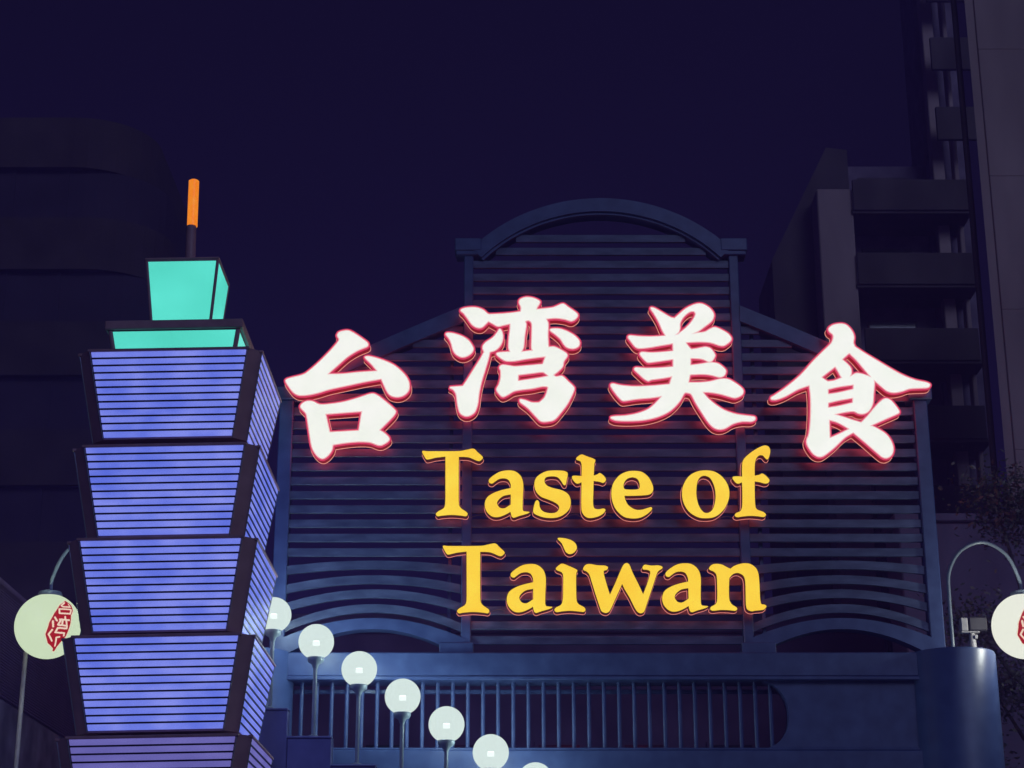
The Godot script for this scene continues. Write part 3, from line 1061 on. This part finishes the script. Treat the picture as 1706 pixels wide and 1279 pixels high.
	letter("sign_letter", "yellow letter e at the end of the word Taste", g2, [
		[530, 640, 525, 655, 480, 695, 420, 725, 350, 732, 270, 715, 200, 650, 165, 570, 158, 490, 175, 410, 230, 340, 300, 305, 370, 298, 440, 310, 500, 360, 535, 430, 538, 480, 510, 510, 450, 520, 360, 524, -276, 524, 284, 560, 310, 610, 370, 650, 430, 655, 490, 638, 520, 630]],
		[[268, 445, 272, 410, 300, 370, 350, 355, 395, 370, 415, 410, 414, 455, 390, 468, 320, 470, 280, 465]], 990, 730, 5.503, yel)
	letter("sign_letter", "yellow round letter o of the word of", g2, [
		[1020, 293, 1100, 305, 1170, 350, 1220, 420, 1238, 500, 1225, 580, 1180, 660, 1110, 715, 1030, 730, 950, 720, 870, 670, 820, 590, 805, 500, 820, 420, 870, 345, 940, 305]],
		[[1010, 340, 1060, 360, 1095, 420, 1112, 500, 1108, 580, 1085, 650, 1045, 682, 1000, 675, 960, 620, 940, 550, 935, 480, 945, 400, 970, 355]], 990, 730, 5.503, yel)
	letter("sign_letter", "yellow letter f with a hooked top beside the o", g2, [
		[1555, 66, 1595, 75, 1612, 110, 1605, 160, 1590, 190, 1570, 182, 1545, 155, 1510, 155, 1482, 190, 1470, 250, -1470, 342, 1510, 335, 1540, 322, 1575, 345, 1605, 380, 1595, 405, 1565, 412, 1520, 400, -1470, 392, 1470, 500, 1475, 610, 1490, 650, 1550, 675, 1573, 700, 1555, 718, 1500, 712, 1430, 708, 1360, 714, 1310, 720, 1288, 705, 1300, 685, 1340, 665, 1356, 620, 1358, 500, -1355, 400, 1310, 412, 1270, 370, 1272, 352, 1310, 348, -1356, 350, 1355, 260, 1365, 200, 1410, 150, 1480, 100]], [], 990, 730, 5.503, yel)
	# repeated letters of the lower word
	var t2: Node3D = t1.duplicate()
	t2.name = numbered("sign_letter")
	add_child(t2)
	t2.set_meta("label", "yellow capital T at the start of the lower word Taiwan")
	t2.position += at(737.8, 909.5, FACE_Z) - at(703.3, 751.6, FACE_Z)
	var spots := [[920.2, 1011.0, "yellow letter a after the T of Taiwan"], [1179.5, 1009.8, "yellow letter a before the last n of Taiwan"]]
	for q in spots:
		var a2: Node3D = a1.duplicate()
		a2.name = numbered("sign_letter")
		add_child(a2)
		a2.set_meta("label", q[2])
		a2.position += at(q[0], q[1], FACE_Z) - at(882.3, 852.7, FACE_Z)
	letter("sign_letter", "yellow letter i with a teardrop dot in Taiwan", g2, [
		[1275, 286, 1330, 305, 1420, 348, 1412, 380, 1410, 500, 1415, 640, 1432, 680, 1490, 715, 1502, 740, 1485, 757, 1430, 752, 1350, 746, 1270, 752, 1220, 759, 1198, 740, 1215, 715, 1262, 690, 1280, 640, 1284, 500, 1284, 400, 1268, 368, 1225, 350, 1212, 333, 1240, 303],
		[1230, 38, 1290, 36, 1360, 55, 1405, 90, 1417, 135, 1390, 175, 1350, 190, 1315, 175, 1295, 140, 1270, 85]], [], 720, 890, 5.883, yel)
	letter("sign_letter", "yellow wide letter w in the middle of Taiwan", g2, [
		[1480, 330, 1505, 298, 1545, 290, 1620, 302, 1690, 305, 1722, 320, 1712, 345, 1682, 357, 1685, 400, 1710, 490, -1742, 592, 1797, 470, 1857, 330, 1882, 290, 1912, 281, 1934, 300, 1967, 380, 2027, 500, -2067, 587, 2097, 510, 2127, 420, 2137, 362, 2107, 345, 2067, 340, 2062, 320, 2082, 297, 2147, 305, 2217, 303, 2253, 315, 2255, 330, 2227, 350, 2207, 372, 2177, 460, 2137, 580, 2097, 700, 2077, 755, 2047, 770, 2017, 760, 1987, 720, 1937, 620, 1887, 535, -1862, 482, 1837, 540, 1787, 650, 1742, 745, 1712, 766, 1682, 763, 1657, 745, 1640, 700, 1600, 580, 1560, 450, 1540, 390, 1512, 360, 1485, 348]], [], 720, 890, 5.883, yel)
	letter("sign_letter", "yellow letter n at the end of Taiwan", g2, [
		[1065, 330, 1090, 300, 1130, 288, 1190, 295, 1240, 320, -1274, 336, 1320, 305, 1400, 283, 1470, 290, 1525, 330, 1550, 390, 1560, 500, 1565, 620, 1577, 680, 1610, 688, 1628, 705, 1600, 735, 1520, 745, 1480, 750, 1440, 730, 1428, 680, 1425, 560, 1420, 450, 1400, 400, 1350, 375, 1300, 388, -1264, 428, 1260, 540, 1265, 640, 1290, 685, 1335, 715, 1340, 735, 1320, 746, 1260, 740, 1180, 738, 1110, 746, 1080, 735, 1085, 710, 1130, 682, 1146, 640, 1146, 500, 1140, 400, 1118, 366, 1075, 345]], [], 1000, 890, 5.883, yel)

	# the light that falls from the backs of the letters on the slats
	for q in [[580, 665, 0.010], [855, 605, 0.010], [1140, 610, 0.010], [1410, 655, 0.010]]:
		halo_lamp("character_back_light", at(q[0], q[1], -25.86), Color(1.0, 0.25, 0.25), q[2], 0.15)
	for q in [[760, 815], [890, 825], [1050, 825], [1220, 815], [800, 970], [940, 980], [1090, 980], [1220, 980]]:
		halo_lamp("letter_back_light", at(q[0], q[1], -25.86), Color(1.0, 0.36, 0.25), 0.004, 0.1)


# ---------------------------------------------------------------- lamps
func omni(called: String, parent: Node3D, where: Vector3, c: Color, e: float, size: float) -> void:
	var l := OmniLight3D.new()
	l.name = called
	l.light_color = c
	l.light_energy = e
	l.omni_range = 60.0
	l.omni_attenuation = 2.0
	l.light_size = size
	l.shadow_enabled = true
	parent.add_child(l)
	l.position = where

func sphere_profile(r: float, y: float, k := 20, from := -0.5, to := 0.5) -> Array:
	var p := []
	for i in k + 1:
		var a := PI * lerpf(from, to, float(i) / k)
		p.append(Vector2(maxf(0.0, r * cos(a)), y + r * sin(a)))
	return p

func build_globes() -> void:
	var gm := glow(lin(0.78, 0.92, 0.87), 1.0, Color(0.1, 0.11, 0.11))
	gm.transparency = BaseMaterial3D.TRANSPARENCY_ALPHA
	gm.albedo_color.a = 0.82
	gm.roughness = 0.9
	gm.metallic_specular = 0.1
	var bulb_m := glow(lin(0.9, 1.0, 0.96), 2.6)
	var labels := [
		"white globe lamp half hidden behind the blue tower, highest of the row",
		"white globe lamp in front of the left foot arch, first one clear of the tower",
		"white globe lamp across the main beam, third from the top of the row",
		"white globe lamp before the balusters, fourth from the top of the row",
		"white globe lamp low before the balusters, fifth from the top of the row",
		"white globe lamp cut by the bottom edge of the view, sixth of the row",
		"lowest globe lamp of the row, only its top showing at the bottom edge"]
	var r := 0.240
	var first: Node3D = null
	for k in 7:
		var cx := -3.245 + 0.5925 * k
		var cyy := 6.826 - 0.3743 * k
		var base_y := 5.51 - 0.371 * k + 0.033
		var lamp: Node3D
		if k == 0:
			lamp = thing("globe_lamp", labels[0], "lamp", Vector3(cx, base_y, -25), "globe lamps in a descending row")
			var h := cyy - base_y
			var mb := Mb.new()
			mb.lathe(Vector3.ZERO, sphere_profile(r, 0, 28, -0.40, 0.5), 40)
			part("globe", mb.mesh(), gm, lamp, Vector3(0, h, 0))
			mb = Mb.new()
			mb.box(Vector3.ZERO, Vector3(0.095, 0.065, 0.05), 0.008)
			part("bulb", mb.mesh(), bulb_m, lamp, Vector3(0, h - 0.02, 0))
			mb = Mb.new()
			mb.lathe(Vector3.ZERO, [Vector2(0, -0.36), Vector2(0.035, -0.36), Vector2(0.05, -0.31), Vector2(0.105, -0.275), Vector2(0.115, -0.245), Vector2(0.115, -0.215), Vector2(0.09, -0.205), Vector2(0, -0.205)], 24)
			part("collar", mb.mesh(), lamp_metal, lamp, Vector3(0, h, 0))
			mb = Mb.new()
			mb.lathe(Vector3.ZERO, [Vector2(0, 0), Vector2(0.07, 0), Vector2(0.07, 0.02), Vector2(0.028, 0.035), Vector2(0.028, h - 0.35), Vector2(0, h - 0.35)], 16)
			part("pole", mb.mesh(), lamp_metal, lamp)
			omni("globe_light", lamp, Vector3(0, h + 0.06, 0), Color(0.87, 1.0, 0.98), 0.36, 0.05)
			first = lamp
		else:
			lamp = first.duplicate()
			lamp.name = numbered("globe_lamp")
			add_child(lamp)
			lamp.position = Vector3(cx, base_y, -25)
			lamp.set_meta("label", labels[k])

# print on the lanterns: a red island with pale strokes, in degrees of longitude and latitude
func lantern_print(tint: Color) -> ImageTexture:
	var w := 720
	var h := 360
	var im := Image.create(w, h, false, Image.FORMAT_RGB8)
	im.fill(tint)
	var isl := [54, 45, 62, 41, 67, 36, 65, 24, 57, 13, 56, 0, 54, -12, 52, -25, 46, -36, 42, -47, 42, -58, 36, -58, 34, -52, 17, -41, 11, -25, 15, -12, 16, -5, 24, 13, 35, 31]
	var poly := PackedVector2Array()
	for i in range(0, isl.size(), 2):
		poly.append(Vector2(isl[i], isl[i + 1]))
	var strokes := [
		[48.8, 39.1, 38.4, 30.2, 40.1, 27.9, 60.5, 30.5, 58.5, 36.9], [33.1, 22.1, 33.5, 13.7, 55.4, 15.9, 60.6, 25.2, 33.1, 22.1],
		[25.4, 5.3, 29.1, -0.2], [22.2, -1.7, 23.6, -11.0], [34.3, 2.6, 52.8, 3.8], [44.2, 8.6, 44.6, 2.9], [35.6, 0.8, 31.8, -6.9],
		[39.6, 0.5, 39.1, -6.4], [46.7, 1.2, 48.3, -5.5], [33.1, -7.4, 49.2, -6.7, 49.0, -11.6, 32.1, -12.4, 28.8, -20.7, 46.7, -20.0, 47.1, -24.4],
		[22.5, -16.6, 16.9, -24.8, 25.3, -36.4], [38.9, -27.7, 32.9, -29.4, 35.9, -45.9]]
	for y in h:
		var lat := 90.0 - (y + 0.5) * 0.5
		if lat > 50 or lat < -64:
			continue
		for x in range(0, 160):
			var p := Vector2((x + 0.5) * 0.5, lat)
			if not Geometry2D.is_point_in_polygon(p, poly):
				var near := 99.0
				for i in poly.size():
					near = minf(near, p.distance_to(Geometry2D.get_closest_point_to_segment(p, poly[i], poly[(i + 1) % poly.size()])))
				if near < 1.8:
					im.set_pixel(x, y, tint.lerp(Color(1.0, 0.86, 0.76), 0.6))
				continue
			var c := Color8(172, 26, 34)
			for s in strokes:
				for i in range(0, s.size() - 2, 2):
					var q := Geometry2D.get_closest_point_to_segment(p, Vector2(s[i], s[i + 1]), Vector2(s[i + 2], s[i + 3]))
					if Vector2((p.x - q.x) * 0.85, p.y - q.y).length() < 1.55:
						c = Color8(250, 222, 200)
			im.set_pixel(x, y, c)
	return ImageTexture.create_from_image(im)

func lantern(called: String, label: String, where: Vector3, r: float, tint: Color, turn: float, stem: Array, stem_to_ground: bool, light: float) -> void:
	var o := thing(called, label, "street lamp", where, "printed globe lanterns on gooseneck poles")
	var m := glow(Color.WHITE, 1.0, Color(0.02, 0.02, 0.02))
	m.roughness = 0.9
	m.metallic_specular = 0.1
	m.emission_operator = BaseMaterial3D.EMISSION_OP_MULTIPLY
	m.emission_texture = lantern_print(tint)
	var mb := Mb.new()
	mb.lathe(Vector3.ZERO, sphere_profile(r, 0, 48), 96)
	var gp := part("globe", mb.mesh(), m, o, stem[0])
	gp.rotation.y = turn
	mb = Mb.new()
	mb.lathe(Vector3.ZERO, [Vector2(0, r * 0.9), Vector2(r * 0.37, r * 0.9), Vector2(r * 0.37, r * 1.0), Vector2(r * 0.34, r * 1.07), Vector2(r * 0.1, r * 1.10), Vector2(0, r * 1.10)], 32)
	part("cap", mb.mesh(), lamp_metal, o, stem[0])
	mb = Mb.new()
	var path := []
	var ctl: Array = stem.slice(1)
	for i in ctl.size() - 1:
		var p0: Vector3 = ctl[maxi(i - 1, 0)]
		var p1: Vector3 = ctl[i]
		var p2: Vector3 = ctl[i + 1]
		var p3: Vector3 = ctl[mini(i + 2, ctl.size() - 1)]
		for k in 6:
			path.append(p1.cubic_interpolate(p2, p0, p3, k / 6.0))
	path.append(ctl[-1])
	mb.tube(path, 0.026, 10)
	part("gooseneck_pole", mb.mesh(), lamp_metal, o)
	if stem_to_ground:
		mb = Mb.new()
		mb.lathe(Vector3.ZERO, [Vector2(0, 0), Vector2(0.12, 0), Vector2(0.12, 0.03), Vector2(0.03, 0.05), Vector2(0, 0.05)], 20)
		part("base_plate", mb.mesh(), lamp_metal, o)
	omni("lantern_light", o, stem[0] + Vector3(0, 0, r + 0.2), tint, light, 0.1)

func build_lanterns() -> void:
	# left: hung from a pole behind the tower
	lantern("gooseneck_lantern", "pale green globe lantern with red print, partly behind the tower at left", Vector3(-5.42, 0.1, -25.6), 0.452, lin(0.68, 0.83, 0.57), 0.0,
		[Vector3(-1.04, 6.69, 0), Vector3(-1.04, 7.16, 0), Vector3(-1.02, 7.4, 0), Vector3(-0.85, 7.77, 0), Vector3(-0.52, 7.96, 0), Vector3(-0.2, 7.86, 0), Vector3(-0.02, 7.5, 0), Vector3(0, 7.0, 0), Vector3(0, 4, 0), Vector3(0, 0, 0)], true, 1.1)
	# right: stands on the round column
	lantern("gooseneck_lantern", "cream globe lantern with red print at the right edge, on the round column", Vector3(6.21, 6.47, -26.0), 0.462, lin(0.95, 0.98, 0.84), deg_to_rad(-42.0),
		[Vector3(1.04, 0.402, 0), Vector3(1.04, 0.88, 0), Vector3(1.01, 1.10, 0), Vector3(0.86, 1.44, 0), Vector3(0.55, 1.62, 0), Vector3(0.22, 1.50, 0), Vector3(0.03, 1.2, 0), Vector3(0, 0.85, 0), Vector3(0.0, 0.3, 0), Vector3(0, 0, 0)], false, 1.4)


func build_small() -> void:
	# slim pole behind the left lantern
	var mb := Mb.new()
	mb.tube([Vector3(0, 0, 0), Vector3(0, 3, 0), Vector3(0, 6.6, 0)], 0.032, 10)
	var p := part("slim_pole", mb.mesh(), paint(lin(0.42, 0.38, 0.42), 0.5, 0.1, Vector3.ONE, 81), self, Vector3(-6.84, 0.1, -26.0))
	tag(p, "slim grey pole rising behind the left lantern", "pole")
	# floodlight on the column
	var f := thing("floodlight", "small floodlight on a pale bracket on top of the round column", "floodlight", Vector3(6.49, 6.47, -26.0))
	var pale := paint(lin(0.42, 0.40, 0.44), 0.5, 0.12, Vector3(3, 3, 3), 82)
	mb = Mb.new()
	mb.lathe(Vector3.ZERO, [Vector2(0, 0), Vector2(0.065, 0), Vector2(0.058, 0.05), Vector2(0.042, 0.30), Vector2(0, 0.30)], 14)
	part("bracket_post", mb.mesh(), pale, f)
	part("clamp", box_mesh(Vector3(0.05, 0.06, 0.06), 0.01), pale, f, Vector3(0.04, 0.24, 0.04))
	part("bracket_plate", box_mesh(Vector3(0.26, 0.02, 0.12), 0.005), pale, f, Vector3(-0.03, 0.31, 0))
	part("lamp_housing", box_mesh(Vector3(0.26, 0.2, 0.16), 0.02), paint(lin(0.035, 0.032, 0.05), 0.6), f, Vector3(0.08, 0.422, 0.0))
	part("housing_side", box_mesh(Vector3(0.10, 0.19, 0.14), 0.012), pale, f, Vector3(-0.11, 0.417, 0.0))
	# loose cables that feed the letters
	var cm := paint(lin(0.30, 0.18, 0.2), 0.6)
	var runs := [
		[[784, 862, 802, 858, 815, 864], "thin cable sagging between the letters T and a of Taste"],
		[[944, 862, 957, 857, 968, 862], "thin cable between the letters s and t of Taste"],
		[[1000, 862, 1012, 858, 1020, 862], "thin cable between the letters t and e of Taste"],
		[[1198, 864, 1212, 860, 1224, 866], "thin cable under the letters o and f"],
		[[945.5, 926, 946, 934, 945.5, 941], "short wire between the dot and stem of the letter i"],
		[[818, 1019, 830, 1015, 842, 1018], "thin cable between the letters T and a of Taiwan"],
		[[1062, 972, 1090, 961, 1115, 963], "loose cable behind the letters w and a of Taiwan"],
		[[1168, 961, 1175, 966, 1186, 958], "loose cable between the letters a and n of Taiwan"],
		[[800, 595, 812, 606, 822, 617], "loose cable beside the second white character"]]
	for q in runs:
		var a: Array = q[0]
		var p0 := at(a[0], a[1], -25.79)
		var p1 := at(a[2], a[3], -25.79)
		var p2 := at(a[4], a[5], -25.79)
		mb = Mb.new()
		var path := []
		for i in 9:
			var s := i / 8.0
			path.append(p0 * (1 - s) * (1 - 2 * s) + p1 * 4 * s * (1 - s) + p2 * s * (2 * s - 1) - p0)
		mb.tube(path, 0.005, 5)
		var c := part("sign_cable", mb.mesh(), cm, self, p0)
		tag(c, q[1], "cable", "loose cables of the sign letters")
